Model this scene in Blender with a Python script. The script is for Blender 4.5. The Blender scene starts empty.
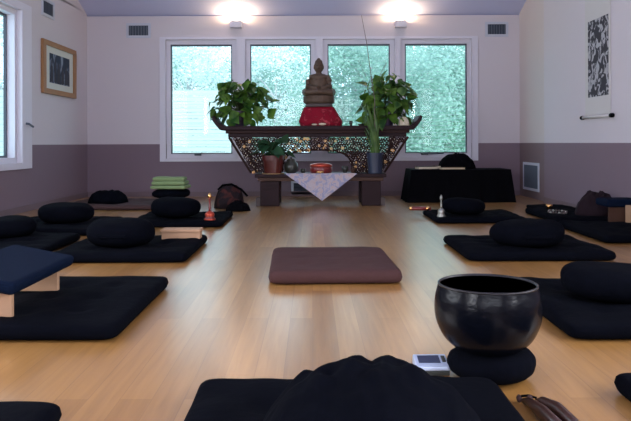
import bpy, bmesh, math, random
from mathutils import Vector, Matrix, noise
PI = math.pi
SC = bpy.context.scene
COL = SC.collection
random.seed(7)

# ------------------------------------------------------------------ camera
F = 690.0; HZ = 143.0; VX = 312.0; CH = 0.66
cd = bpy.data.cameras.new('camera'); cam = bpy.data.objects.new('camera', cd); COL.objects.link(cam)
cam.location = (0, 0, CH); cam.rotation_euler = (PI/2, 0, 0)
cam.rotation_euler = (Matrix.Rotation(PI/2, 3, 'X') @ Matrix.Rotation(math.radians(-0.2), 3, 'Z')).to_euler()
cd.sensor_width = 36; cd.lens = F/631*36
cd.shift_x = (315.5-VX)/631; cd.shift_y = -(210.5-HZ)/631
cd.clip_start = 0.05; cd.clip_end = 300
SC.camera = cam

# ------------------------------------------------------------------ world, sun, exposure
SC.view_settings.view_transform = 'Standard'; SC.view_settings.look = 'None'
SC.view_settings.gamma = 1; SC.view_settings.use_curve_mapping = False
SC.view_settings.exposure = 0.5
w = bpy.data.worlds.new('overcast_sky'); SC.world = w; w.use_nodes = True
bg = w.node_tree.nodes['Background']; bg.inputs[0].default_value = (0.72, 0.85, 1.0, 1); bg.inputs[1].default_value = 2.2
sd = bpy.data.lights.new('sun', 'SUN'); sd.energy = 3.3; sd.angle = 0.02; sd.color = (1, 0.96, 0.9)
sun = bpy.data.objects.new('sun', sd); COL.objects.link(sun)
sun.rotation_euler = (math.radians(48), 0, 0)     # travels towards +Y: lights the trees, never enters the room

# added area lamps for interior fill, set in unseen wall openings behind the viewer
def fill_lamp(name, loc, rot, sx, sy, e, col=(0.93, 0.94, 1.0)):
    l = bpy.data.lights.new(name, 'AREA'); l.shape = 'RECTANGLE'; l.size = sx; l.size_y = sy; l.energy = e; l.color = col
    o = bpy.data.objects.new(name, l); COL.objects.link(o); o.location = loc; o.rotation_euler = rot
fill_lamp('fill_lamp_front', (-0.1, -3.05, 1.75), (PI/2, 0, 0), 3.6, 0.7, 60)
fill_lamp('fill_lamp_left', (-2.86, 2.5, 1.25), (0, -PI/2, 0), 1.3, 2.2, 55)
fill_lamp('fill_lamp_left', (-2.86, -1.1, 1.40), (0, -PI/2, 0), 1.0, 1.0, 75)  # small fill lamp, placed and sized for the bowl's left highlight
fill_lamp('fill_lamp_right', (2.60, 1.8, 1.25), (0, PI/2, 0), 1.3, 1.6, 35)
fill_lamp('fill_lamp_right', (2.60, -0.2, 1.40), (0, PI/2, 0), 1.0, 1.0, 70)  # small fill lamp, placed and sized for the bowl's right highlight

# ------------------------------------------------------------------ materials
def mat(name, col, rough=0.6, spec=0.5, metal=0.0, sheen=0.0, bump=0.0, bscale=60.0, var=0.0, vscale=8.0, coat=0.0, emis=None, estr=0.0, sub=0.0, bstretch=None):
    m = bpy.data.materials.new(name); m.use_nodes = True
    nt = m.node_tree; p = nt.nodes['Principled BSDF']
    p.inputs['Base Color'].default_value = (*col, 1); p.inputs['Roughness'].default_value = rough
    p.inputs['Specular IOR Level'].default_value = spec; p.inputs['Metallic'].default_value = metal
    p.inputs['Sheen Weight'].default_value = sheen; p.inputs['Coat Weight'].default_value = coat
    if emis: p.inputs['Emission Color'].default_value = (*emis, 1); p.inputs['Emission Strength'].default_value = estr
    tc = nt.nodes.new('ShaderNodeTexCoord')
    if bump:
        n = nt.nodes.new('ShaderNodeTexNoise'); n.inputs['Scale'].default_value = bscale; n.inputs['Detail'].default_value = 4
        b = nt.nodes.new('ShaderNodeBump'); b.inputs['Strength'].default_value = bump; b.inputs['Distance'].default_value = 0.01
        src = tc.outputs['Object']
        if bstretch:
            mp = nt.nodes.new('ShaderNodeMapping'); mp.inputs['Scale'].default_value = bstretch
            nt.links.new(src, mp.inputs[0]); src = mp.outputs[0]
        nt.links.new(src, n.inputs[0]); nt.links.new(n.outputs[0], b.inputs['Height']); nt.links.new(b.outputs[0], p.inputs['Normal'])
    if var:
        n2 = nt.nodes.new('ShaderNodeTexNoise'); n2.inputs['Scale'].default_value = vscale; n2.inputs['Detail'].default_value = 3
        r = nt.nodes.new('ShaderNodeMix'); r.data_type = 'RGBA'
        r.inputs[6].default_value = (*[c*(1-var) for c in col], 1); r.inputs[7].default_value = (*[min(1, c*(1+var)) for c in col], 1)
        nt.links.new(tc.outputs['Object'], n2.inputs[0]); nt.links.new(n2.outputs[0], r.inputs[0]); nt.links.new(r.outputs[2], p.inputs['Base Color'])
    return m

def wall_mat(name, upper, lower, split):
    m = mat(name, upper, 0.75, 0.3, bump=0.03, bscale=90)
    nt = m.node_tree; p = nt.nodes['Principled BSDF']
    g = nt.nodes.new('ShaderNodeNewGeometry'); s = nt.nodes.new('ShaderNodeSeparateXYZ'); c = nt.nodes.new('ShaderNodeMath'); c.operation = 'GREATER_THAN'
    c.inputs[1].default_value = split
    mx = nt.nodes.new('ShaderNodeMix'); mx.data_type = 'RGBA'; mx.inputs[6].default_value = (*lower, 1); mx.inputs[7].default_value = (*upper, 1)
    nt.links.new(g.outputs['Position'], s.inputs[0]); nt.links.new(s.outputs['Z'], c.inputs[0]); nt.links.new(c.outputs[0], mx.inputs[0])
    nt.links.new(mx.outputs[2], p.inputs['Base Color'])
    return m

def floor_mat():
    m = bpy.data.materials.new('oak_strip_floor'); m.use_nodes = True
    nt = m.node_tree; N = nt.nodes; L = nt.links; p = N['Principled BSDF']
    g = N.new('ShaderNodeNewGeometry'); mp = N.new('ShaderNodeMapping'); mp.inputs['Rotation'].default_value = (0, 0, PI/2)
    L.new(g.outputs['Position'], mp.inputs[0])
    br = N.new('ShaderNodeTexBrick'); br.offset = 0.37; br.inputs['Scale'].default_value = 1
    br.inputs['Brick Width'].default_value = 1.3; br.inputs['Row Height'].default_value = 0.083
    br.inputs['Mortar Size'].default_value = 0.0012; br.inputs['Mortar Smooth'].default_value = 0.3; br.inputs['Bias'].default_value = 0
    br.inputs['Color1'].default_value = (0.32, 0.155, 0.040, 1); br.inputs['Color2'].default_value = (0.43, 0.222, 0.066, 1)
    br.inputs['Mortar'].default_value = (0.30, 0.15, 0.045, 1)
    L.new(mp.outputs[0], br.inputs[0])
    m2 = N.new('ShaderNodeMapping'); m2.inputs['Scale'].default_value = (28, 1.6, 1); L.new(g.outputs['Position'], m2.inputs[0])
    no = N.new('ShaderNodeTexNoise'); no.inputs['Scale'].default_value = 1.6; no.inputs['Detail'].default_value = 6; no.inputs['Distortion'].default_value = 0.6
    L.new(m2.outputs[0], no.inputs[0])
    cr = N.new('ShaderNodeValToRGB'); cr.color_ramp.elements[0].position = 0.3; cr.color_ramp.elements[0].color = (0.84, 0.80, 0.74, 1)
    cr.color_ramp.elements[1].position = 0.75; cr.color_ramp.elements[1].color = (1.08, 1.06, 1.04, 1)
    L.new(no.outputs[0], cr.inputs[0])
    mx = N.new('ShaderNodeMix'); mx.data_type = 'RGBA'; mx.blend_type = 'MULTIPLY'; mx.inputs[0].default_value = 1
    L.new(br.outputs[0], mx.inputs[6]); L.new(cr.outputs[0], mx.inputs[7]); L.new(mx.outputs[2], p.inputs['Base Color'])
    p.inputs['Roughness'].default_value = 0.4; p.inputs['Specular IOR Level'].default_value = 0.3
    p.inputs['Coat Weight'].default_value = 1.0; p.inputs['Coat Roughness'].default_value = 0.24; p.inputs['Coat IOR'].default_value = 1.6
    b = N.new('ShaderNodeBump'); b.inputs['Strength'].default_value = 0.15; b.inputs['Distance'].default_value = 0.002
    L.new(no.outputs[0], b.inputs['Height']); L.new(b.outputs[0], p.inputs['Normal'])
    return m

def glass_mat():
    m = bpy.data.materials.new('window_glass'); m.use_nodes = True
    nt = m.node_tree; N = nt.nodes; L = nt.links; N.remove(N['Principled BSDF'])
    t = N.new('ShaderNodeBsdfTransparent'); t.inputs[0].default_value = (0.86, 0.95, 0.96, 1)
    gl = N.new('ShaderNodeBsdfGlossy'); gl.inputs['Roughness'].default_value = 0.02
    lw = N.new('ShaderNodeLayerWeight'); lw.inputs[0].default_value = 0.5; pw = N.new('ShaderNodeMath'); pw.operation = 'POWER'; pw.inputs[1].default_value = 5; L.new(lw.outputs['Facing'], pw.inputs[0])
    fr = N.new('ShaderNodeMath'); fr.operation = 'MULTIPLY_ADD'; fr.inputs[1].default_value = 0.9; fr.inputs[2].default_value = 0.008; L.new(pw.outputs[0], fr.inputs[0])
    mx = N.new('ShaderNodeMixShader'); L.new(fr.outputs[0], mx.inputs[0]); L.new(t.outputs[0], mx.inputs[1]); L.new(gl.outputs[0], mx.inputs[2])
    L.new(mx.outputs[0], N['Material Output'].inputs[0])
    return m

def leaf_mat(name, c1, c2, trans=0.35, rough=0.45):
    m = mat(name, c1, rough, 0.4)
    nt = m.node_tree; N = nt.nodes; L = nt.links; p = N['Principled BSDF']
    tc = N.new('ShaderNodeTexCoord'); n = N.new('ShaderNodeTexNoise'); n.inputs['Scale'].default_value = 9; L.new(tc.outputs['Object'], n.inputs[0])
    mx = N.new('ShaderNodeMix'); mx.data_type = 'RGBA'; mx.inputs[6].default_value = (*c1, 1); mx.inputs[7].default_value = (*c2, 1)
    cr = N.new('ShaderNodeMapRange'); cr.inputs[1].default_value = 0.35; cr.inputs[2].default_value = 0.65
    L.new(n.outputs[0], cr.inputs[0]); L.new(cr.outputs[0], mx.inputs[0]); L.new(mx.outputs[2], p.inputs['Base Color'])
    tr = N.new('ShaderNodeBsdfTranslucent'); L.new(mx.outputs[2], tr.inputs[0])
    ms = N.new('ShaderNodeMixShader'); ms.inputs[0].default_value = trans
    L.new(p.outputs[0], ms.inputs[1]); L.new(tr.outputs[0], ms.inputs[2]); L.new(ms.outputs[0], N['Material Output'].inputs[0])
    return m

def splotch_mat(name, a, b, scale, pos, seed=0.0, stretch=(1, 1, 1), c=None):
    m = mat(name, a, 0.8, 0.2); nt = m.node_tree; N = nt.nodes; L = nt.links; p = N['Principled BSDF']
    g = N.new('ShaderNodeTexCoord'); mp = N.new('ShaderNodeMapping'); mp.inputs['Scale'].default_value = stretch; mp.inputs['Location'].default_value = (seed, seed, seed)
    n = N.new('ShaderNodeTexNoise'); n.inputs['Scale'].default_value = scale; n.inputs['Detail'].default_value = 5; n.inputs['Distortion'].default_value = 1.2
    L.new(g.outputs['Object'], mp.inputs[0]); L.new(mp.outputs[0], n.inputs[0])
    cr = N.new('ShaderNodeValToRGB'); cr.color_ramp.elements[0].position = pos; cr.color_ramp.elements[0].color = (*a, 1)
    cr.color_ramp.elements[1].position = pos+0.05; cr.color_ramp.elements[1].color = (*b, 1)
    if c: e = cr.color_ramp.elements.new(min(0.95, pos+0.16)); e.color = (*c, 1)
    L.new(n.outputs[0], cr.inputs[0]); L.new(cr.outputs[0], p.inputs['Base Color'])
    return m

LAV = (0.62, 0.575, 0.60); MAUVE = (0.205, 0.150, 0.178)
M = dict(
    wall=wall_mat('painted_wall', LAV, MAUVE, 0.652),
    recess=wall_mat('recess_wall_sconce_tint', (0.62, 0.56, 0.54), (0.19, 0.135, 0.14), 0.652),  # warm sconce glow mixed into the wall colour of the recess
    ceil=mat('ceiling_paint', (0.58, 0.62, 0.86), 0.8, 0.2, bump=0.03, bscale=80),
    trim=mat('white_trim', (0.68, 0.66, 0.72), 0.4, 0.4),
    gasket=mat('dark_gasket', (0.06, 0.07, 0.09), 0.5),
    glass=glass_mat(), floor=floor_mat(),
    black=mat('black_cotton', (0.0020, 0.0024, 0.0046), 0.95, 0.03, bump=0.3, bscale=35, var=0.25),
    navy=mat('navy_fabric', (0.003, 0.007, 0.020), 0.9, 0.05, bump=0.2, bscale=300),
    jet=mat('black_drape', (0.002, 0.002, 0.003), 0.95, 0.05, bump=0.2, bscale=30),
    plum=mat('plum_brown_cotton', (0.056, 0.026, 0.025), 0.9, 0.12, bump=0.2, bscale=40, var=0.12),
    brownmat=mat('maroon_brown_cotton', (0.055, 0.028, 0.027), 0.85, 0.25, bump=0.2, bscale=40),
    bowl=mat('black_bronze', (0.0020, 0.0026, 0.005), 0.24, 0.13, bump=0.2, bscale=22, bstretch=(1, 1, 1.6)),
    rim=mat('worn_bronze_rim', (0.025, 0.023, 0.025), 0.4, 0.5, metal=0.6),
    maple=mat('pale_maple', (0.42, 0.25, 0.15), 0.6, 0.2, bump=0.1, bscale=12, bstretch=(1, 8, 8), var=0.1),
    oldwood=mat('brown_wood', (0.06, 0.028, 0.018), 0.5, 0.2, bump=0.1, bscale=12, bstretch=(8, 1, 8), var=0.2),
    darkwood=mat('dark_rosewood', (0.020, 0.008, 0.010), 0.5, 0.15, bump=0.15, bscale=14, bstretch=(1, 8, 8), var=0.25),
    carve=mat('carved_wood', (0.026, 0.009, 0.007), 0.5, 0.15, bump=0.3, bscale=60),
    gilt=mat('worn_gilding', (0.72, 0.42, 0.16), 0.35, 0.5, metal=0.5, bump=0.3, bscale=80, var=0.3, vscale=30),
    inlay=mat('cream_inlay', (0.75, 0.66, 0.52), 0.4, 0.4),
    brass=mat('brass', (0.75, 0.42, 0.16), 0.25, 0.5, metal=1),
    copper=mat('red_copper', (0.45, 0.06, 0.03), 0.28, 0.5, metal=0.5),
    redlac=mat('red_lacquer', (0.16, 0.012, 0.010), 0.3, 0.5, coat=0.3),
    silver=mat('silver_metal', (0.34, 0.34, 0.31), 0.35, 0.5, metal=0.85),
    stone=mat('weathered_bronze', (0.090, 0.055, 0.035), 0.6, 0.4, metal=0.1, bump=0.5, bscale=40, var=0.35, vscale=20),
    plinth=mat('grey_stone', (0.09, 0.07, 0.065), 0.7, 0.3, bump=0.4, bscale=50),
    redcloth=splotch_mat('red_brocade', (0.22, 0.003, 0.017), (0.14, 0.002, 0.011), 14, 0.5, c=(0.42, 0.05, 0.07)),
    runner=splotch_mat('patterned_white_cloth', (0.30, 0.30, 0.42), (0.46, 0.40, 0.44), 16, 0.46, c=(0.48, 0.36, 0.34)),
    terra=mat('terracotta', (0.075, 0.009, 0.005), 0.4, 0.5, coat=0.25, var=0.2),
    purplepot=mat('dark_purple_glaze', (0.045, 0.025, 0.06), 0.3, 0.5),
    bluepot=mat('slate_blue_glaze', (0.020, 0.028, 0.055), 0.4, 0.5),
    darkpot=mat('dark_green_glaze', (0.03, 0.03, 0.022), 0.3, 0.5),
    soil=mat('potting_soil', (0.03, 0.02, 0.014), 0.95, bump=0.6, bscale=120),
    leaf=leaf_mat('pothos_leaf', (0.020, 0.080, 0.014), (0.13, 0.25, 0.030)),
    leafd=leaf_mat('broad_leaf', (0.018, 0.065, 0.030), (0.035, 0.11, 0.04)),
    strap=leaf_mat('strap_leaf', (0.035, 0.085, 0.018), (0.09, 0.17, 0.035), 0.15),
    stem=mat('green_stem', (0.06, 0.08, 0.03), 0.6), twig=mat('brown_stake', (0.13, 0.10, 0.08), 0.6),
    towel=mat('pale_green_towel', (0.21, 0.28, 0.13), 0.95, 0.1, bump=0.5, bscale=150, var=0.12),
    bag=splotch_mat('dark_red_woven_bag', (0.010, 0.005, 0.007), (0.025, 0.008, 0.008), 12, 0.48, c=(0.06, 0.013, 0.012)),
    maroon=mat('dark_maroon_cloth', (0.012, 0.005, 0.008), 0.9, 0.2, bump=0.3, bscale=40),
    paper=mat('cream_paper', (0.62, 0.54, 0.40), 0.8, 0.2), tan=mat('tan_book_cover', (0.36, 0.22, 0.10), 0.6),
    scroll=mat('scroll_paper', (0.60, 0.58, 0.56), 0.85, 0.2), ink=splotch_mat('ink_painting', (0.045, 0.045, 0.055), (0.42, 0.42, 0.44), 15, 0.50, 3.1, (1, 1, 0.9)),
    oak=mat('honey_oak_frame', (0.33, 0.165, 0.065), 0.45, 0.4, bump=0.1, bscale=14, bstretch=(1, 1, 6), var=0.15),
    board=mat('cream_mat_board', (0.60, 0.62, 0.56), 0.8), photo=splotch_mat('blue_grey_print', (0.035, 0.05, 0.075), (0.09, 0.11, 0.16), 9, 0.5, 1.7, (1, 1.5, 0.5), c=(0.30, 0.36, 0.42)),
    figure=mat('dark_print_ink', (0.03, 0.03, 0.045), 0.8),
    ventm=mat('vent_white', (0.52, 0.55, 0.62), 0.5, 0.4), slot=mat('vent_slot_dark', (0.03, 0.045, 0.07), 0.6),
    slat=mat('vent_slat_grey', (0.09, 0.11, 0.14), 0.5),
    bulb=mat('lit_bulb', (1, 0.85, 0.6), 0.5, emis=(1.0, 0.70, 0.40), estr=280),
    timer=mat('silver_plastic', (0.50, 0.58, 0.72), 0.3, 0.5, metal=0.3), lcd=mat('lcd_screen', (0.02, 0.03, 0.07), 0.2, 0.6),
    timerdark=mat('dark_plastic', (0.03, 0.035, 0.03), 0.5),
    leather=mat('glossy_brown_wood', (0.04, 0.016, 0.012), 0.35, 0.4, coat=0.3, var=0.3, vscale=20),
    bark=mat('tree_bark', (0.36, 0.36, 0.37), 0.9, bump=0.6, bscale=20),
    tleaf=leaf_mat('hazy_green_leaf', (0.31, 0.455, 0.42), (0.43, 0.57, 0.52), 0.55, 0.9),  # outdoor haze and overexposure put into the pale teal leaf colour
    tleaf2=leaf_mat('hazy_pale_leaf', (0.58, 0.64, 0.67), (0.70, 0.76, 0.79), 0.4, 0.7),  # leaf colour whitened further to stand in for bright haze
    skirt=mat('mauve_paint', (0.17, 0.12, 0.13), 0.7, 0.3),
    blind=mat('white_blind_slat', (0.62, 0.66, 0.68), 0.6, 0.3),
    fence=mat('white_painted_board', (0.38, 0.42, 0.44), 0.6), grass=mat('lawn_grass', (0.22, 0.42, 0.20), 0.9, var=0.3),
    roofext=mat('roof_exterior', (0.12, 0.12, 0.12), 0.9),
)

# ------------------------------------------------------------------ mesh helpers
class MB:
    def __init__(s): s.v = []; s.f = []
    def add(s, vs, fs):
        o = len(s.v); s.v += [tuple(v) for v in vs]; s.f += [tuple(i+o for i in f) for f in fs]; return s
    def box(s, c, d, rot=None):
        x, y, z = d[0]/2, d[1]/2, d[2]/2
        vs = [Vector((a*x, b*y, e*z)) for e in (-1, 1) for b in (-1, 1) for a in (-1, 1)]
        if rot: R = Matrix.Rotation(rot[1], 3, rot[0]); vs = [R @ v for v in vs]
        vs = [v+Vector(c) for v in vs]
        return s.add(vs, [(0, 2, 3, 1), (4, 5, 7, 6), (0, 1, 5, 4), (1, 3, 7, 5), (3, 2, 6, 7), (2, 0, 4, 6)])
    def b2(s, x0, x1, y0, y1, z0, z1): return s.box(((x0+x1)/2, (y0+y1)/2, (z0+z1)/2), (x1-x0, y1-y0, z1-z0))
    def lathe(s, prof, c=(0, 0, 0), n=32, rf=None):
        vs = []; fs = []
        for r, z in prof:
            for i in range(n):
                a = 2*PI*i/n; rr = r*(rf(a, z) if rf else 1)
                vs.append((c[0]+rr*math.cos(a), c[1]+rr*math.sin(a), c[2]+z))
        for k in range(len(prof)-1):
            for i in range(n):
                j = (i+1) % n; fs.append((k*n+i, k*n+j, (k+1)*n+j, (k+1)*n+i))
        fs.append(tuple(range(n-1, -1, -1))); fs.append(tuple(range((len(prof)-1)*n, len(prof)*n)))
        return s.add(vs, fs)
    def tube(s, pts, rad, n=8):
        pts = [Vector(p) for p in pts]; vs = []; fs = []
        for k, p in enumerate(pts):
            d = (pts[min(k+1, len(pts)-1)]-pts[max(k-1, 0)]).normalized()
            u = d.cross(Vector((0, 0, 1))) if abs(d.z) < 0.9 else d.cross(Vector((1, 0, 0))); u.normalize(); v = d.cross(u)
            r = rad[k] if isinstance(rad, (list, tuple)) else rad
            for i in range(n): a = 2*PI*i/n; vs.append(p+u*math.cos(a)*r+v*math.sin(a)*r)
        for k in range(len(pts)-1):
            for i in range(n): j = (i+1) % n; fs.append((k*n+i, k*n+j, (k+1)*n+j, (k+1)*n+i))
        fs.append(tuple(range(n-1, -1, -1))); fs.append(tuple(range((len(pts)-1)*n, len(pts)*n)))
        return s.add(vs, fs)
    def ell(s, c, r, n=16, m=10, rot=None):
        vs = []; fs = []
        for k in range(m+1):
            t = PI*k/m
            for i in range(n):
                a = 2*PI*i/n; p = Vector((r[0]*math.sin(t)*math.cos(a), r[1]*math.sin(t)*math.sin(a), -r[2]*math.cos(t)))
                if rot: p = Matrix.Rotation(rot[1], 3, rot[0]) @ p
                vs.append(p+Vector(c))
        for k in range(m):
            for i in range(n): j = (i+1) % n; fs.append((k*n+i, k*n+j, (k+1)*n+j, (k+1)*n+i))
        return s.add(vs, fs)
    def prism(s, poly, y0, y1):       # poly in (x, z), extruded along y
        n = len(poly); vs = [(x, y0, z) for x, z in poly]+[(x, y1, z) for x, z in poly]
        fs = [tuple(range(n)), tuple(range(2*n-1, n-1, -1))]+[(i, i+n, (i+1) % n+n, (i+1) % n) for i in range(n)]
        return s.add(vs, fs)
    def build(s, name, m, parent=None, smooth=False, bevel=0, loc=None, rz=0, wn=False, mods=None):
        me = bpy.data.meshes.new(name); me.from_pydata(s.v, [], s.f); me.update()
        bm = bmesh.new(); bm.from_mesh(me); bmesh.ops.remove_doubles(bm, verts=bm.verts, dist=1e-6); bmesh.ops.recalc_face_normals(bm, faces=bm.faces)
        for f in bm.faces: f.smooth = smooth
        bm.to_mesh(me); bm.free()
        me.materials.append(M[m]); o = bpy.data.objects.new(name, me); COL.objects.link(o)
        if parent: o.parent = parent
        if loc: o.location = loc
        if rz: o.rotation_euler = (0, 0, rz)
        if bevel:
            b = o.modifiers.new('bevel', 'BEVEL'); b.width = bevel; b.segments = 3; b.limit_method = 'ANGLE'
        return o

def tag(o, label, cat, group=None, kind=None):
    o['label'] = label; o['category'] = cat
    if group: o['group'] = group
    if kind: o['kind'] = kind
    return o
def struct(o, label=None, cat=None):
    o['kind'] = 'structure'
    if label: o['label'] = label; o['category'] = cat
    return o
def thing(name, label, cat, loc=(0, 0, 0), rz=0, group=None):
    o = bpy.data.objects.new(name, None); COL.objects.link(o); o.location = loc; o.rotation_euler = (0, 0, rz)
    o.empty_display_size = 0.05
    return tag(o, label, cat, group)
def X(px, Y): return (px-VX)*Y/F
def Z(py, Y): return CH-(py-HZ)*Y/F

# ------------------------------------------------------------------ room shell
WB = 8.6; XL = -2.8; XR = 2.54; XR2 = 2.59; EAVE = 2.268; SL = 0.36; PK = 3.2; YB = -3.0; T = 0.14
def ceil_z(y): return EAVE+(WB-y)*SL if y > PK else EAVE+(WB-PK)*SL-(PK-y)*SL
struct(MB().b2(XL-T, XR2+T, YB-T, WB+T, -0.12, 0).build('floor', 'floor'), 'light oak strip floor with satin sheen', 'floor')
mb = MB()
for a, b in ((PK, WB+T), (YB-T, PK)):
    za, zb = ceil_z(a), ceil_z(min(b, WB)) - (SL*(b-WB) if b > WB else 0)
    vs = []
    for x in (XL-T, XR2+T):
        vs += [(x, a, za), (x, b, zb), (x, b, zb+0.15), (x, a, za+0.15)]
    mb.add(vs, [(0, 1, 2, 3), (7, 6, 5, 4), (0, 4, 5, 1), (1, 5, 6, 2), (2, 6, 7, 3), (3, 7, 4, 0)])
struct(mb.build('ceiling', 'ceil'), 'pale lavender sloping ceiling', 'ceiling')

PZ0, PZ1 = 0.530, 1.894
wins = [(-1.760, -0.996), (-0.768, -0.010), (0.198, 0.975), (1.164, 1.935)]
G = 0.058                                                 # sash frame width inside the opening
mb = MB()
oz0, oz1 = PZ0-G, PZ1+G
xs = [XL-T] + [v for a, b in wins for v in (a-G, b+G)] + [XR2+T]
mb.b2(XL-T, XR2+T, WB, WB+T, -0.12, oz0); mb.b2(XL-T, XR2+T, WB, WB+T, oz1, EAVE-0.02)
for i in range(0, len(xs), 2): mb.b2(xs[i], xs[i+1], WB, WB+T, oz0, oz1)
struct(mb.build('wall_back', 'wall'), 'lavender wall with mauve lower part and four windows', 'wall')

def side_wall(x0, x1, yr, openings, name, m, label):
    mb = MB(); ya, yb = yr; c = ya
    for (a, b, z0, z1) in sorted(openings):
        mb.b2(x0, x1, c, a, -0.12, EAVE-0.02); mb.b2(x0, x1, a, b, -0.12, z0); mb.b2(x0, x1, a, b, z1, EAVE-0.02); c = b
    mb.b2(x0, x1, c, yb, -0.12, EAVE-0.02)
    # gable part above eave height
    pts = [(ya, EAVE-0.02)] + [(y, ceil_z(y)+0.02) for y in ([ya, PK, yb] if ya < PK else [ya, yb])] + [(yb, EAVE-0.02)]
    n = len(pts); vs = [(x0, y, z) for y, z in pts]+[(x1, y, z) for y, z in pts]
    mb.add(vs, [tuple(range(n)), tuple(range(2*n-1, n-1, -1))]+[(i, i+n, (i+1) % n+n, (i+1) % n) for i in range(n)])
    return struct(mb.build(name, m), label, 'wall')
LW = (4.75, 6.575)                                          # glass of the left window
side_wall(XL-T, XL, (YB, WB), [(LW[0]-G, LW[1]+G, oz0, oz1), (-1.6, -0.6, 0.9, 1.9), (1.4, 3.6, 0.6, 1.9)], 'wall_left', 'wall', 'lavender wall with mauve lower part, picture and window')
side_wall(XR, XR+T+0.05, (YB, 7.55), [(-0.7, 0.3, 0.9, 1.9), (1.0, 2.6, 0.6, 1.9)], 'wall_right', 'wall', 'lavender wall with mauve lower part and hanging scroll')
side_wall(XR2, XR2+T, (7.55, WB), [], 'wall_right_recess', 'recess', 'recessed wall piece with warm lamp glow in its colour, and floor vent')
struct(MB().b2(XL-T, XR2+T, YB-T, YB, -0.12, 1.4).b2(XL-T, -1.9, YB-T, YB, 1.4, 2.1).b2(1.7, XR2+T, YB-T, YB, 1.4, 2.1).b2(XL-T, XR2+T, YB-T, YB, 2.1, EAVE).build('wall_front', 'wall'), 'wall behind the viewer', 'wall')

# baseboard shoe and chair line trims
def trim(n, x0, x1, y0, y1, z0, z1, m='trim'): return struct(MB().b2(x0, x1, y0, y1, z0, z1).build('trim_%d' % n, m), 'thin wall trim strip', 'trim')
struct(MB().b2(XL, XR2, WB-0.012, WB, 0, 0.06).build('baseboard_back', 'skirt'), 'low mauve baseboard', 'baseboard')
struct(MB().b2(XL, XL+0.012, YB, WB-0.012, 0, 0.06).build('baseboard_left', 'skirt'), 'low mauve baseboard', 'baseboard')
struct(MB().b2(XR-0.012, XR, YB, 7.55, 0, 0.06).build('baseboard_right', 'skirt'), 'low mauve baseboard', 'baseboard')

# windows on the back wall
def casing_back(i, a, b):
    e = bpy.data.objects.new('window_%d' % (i+1), None); COL.objects.link(e); e.location = ((a+b)/2, WB, PZ0); struct(e)
    pos = ['leftmost', 'second from left', 'third from left', 'rightmost'][i]
    e['label'] = 'white casement window, %s on the back wall' % pos; e['category'] = 'window'
    cx = (a+b)/2
    def P(mb, name, m, bev=0):
        mb.v = [(x-cx, y-WB, z-PZ0) for x, y, z in mb.v]; return mb.build(name, m, e, bevel=bev)
    left = a-0.133 if i == 0 else (wins[i-1][1]+a)/2; right = b+0.133 if i == 3 else (b+wins[i+1][0])/2
    zb, zt = 0.435, 1.985
    mb = MB(); y0, y1 = WB-0.018, WB
    mb.b2(left, a-G, y0, y1, zb, zt); mb.b2(b+G, right, y0, y1, zb, zt); mb.b2(a-G, b+G, y0, y1, oz1, zt); mb.b2(a-G, b+G, y0, y1, zb, oz0)
    P(mb, 'casing', 'trim')
    mb = MB(); e1 = 0.012
    for x0, x1, z0, z1 in ((a-G-e1, a-G, oz0-e1, oz1+e1), (b+G, b+G+e1, oz0-e1, oz1+e1), (a-G, b+G, oz1, oz1+e1), (a-G, b+G, oz0-e1, oz0)): mb.b2(x0, x1, WB-0.027, WB-0.018, z0, z1)
    P(mb, 'casing_bead', 'trim')
    mb = MB()
    for x0, x1, z0, z1 in ((a-G, a, oz0, oz1), (b, b+G, oz0, oz1), (a, b, oz0, PZ0), (a, b, PZ1, oz1)): mb.b2(x0, x1, WB+0.022, WB+0.08, z0, z1)
    P(mb, 'window_frame', 'trim')
    mb = MB(); g = 0.012
    for x0, x1, z0, z1 in ((a, a+g, PZ0, PZ1), (b-g, b, PZ0, PZ1), (a+g, b-g, PZ0, PZ0+g), (a+g, b-g, PZ1-g*1.6, PZ1)): mb.b2(x0, x1, WB+0.015, WB+0.06, z0, z1)
    P(mb, 'gasket', 'gasket')
    P(MB().b2(a+g, b-g, WB+0.035, WB+0.039, PZ0+g, PZ1-g*1.6), 'pane', 'glass')
    mb = MB(); ns = 30
    for k in range(ns): mb.box(((a+b)/2, WB+0.055, PZ0+0.03+(PZ1-PZ0-0.06)*k/(ns-1)), (b-a-2*g-0.004, 0.020, 0.0012), ('X', 0.16))
    P(mb, 'blind_slats', 'blind')
    hx = a+0.30 if i < 3 else a+0.20
    mb = MB().b2(hx, hx+0.08, WB-0.03, WB+0.02, PZ0-0.022, PZ0+0.004)
    if i == 3: mb.tube([(hx, WB-0.035, PZ0-0.008), (hx+0.27, WB-0.035, PZ0-0.004)], 0.007); mb.ell((hx, WB-0.035, PZ0-0.008), (0.014, 0.014, 0.014))
    else: mb.tube([(hx, WB-0.035, PZ0-0.008), (hx+0.10, WB-0.035, PZ0+0.012)], 0.007)
    P(mb, 'crank_handle', 'gasket')
for i, (a, b) in enumerate(wins): casing_back(i, a, b)
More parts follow.
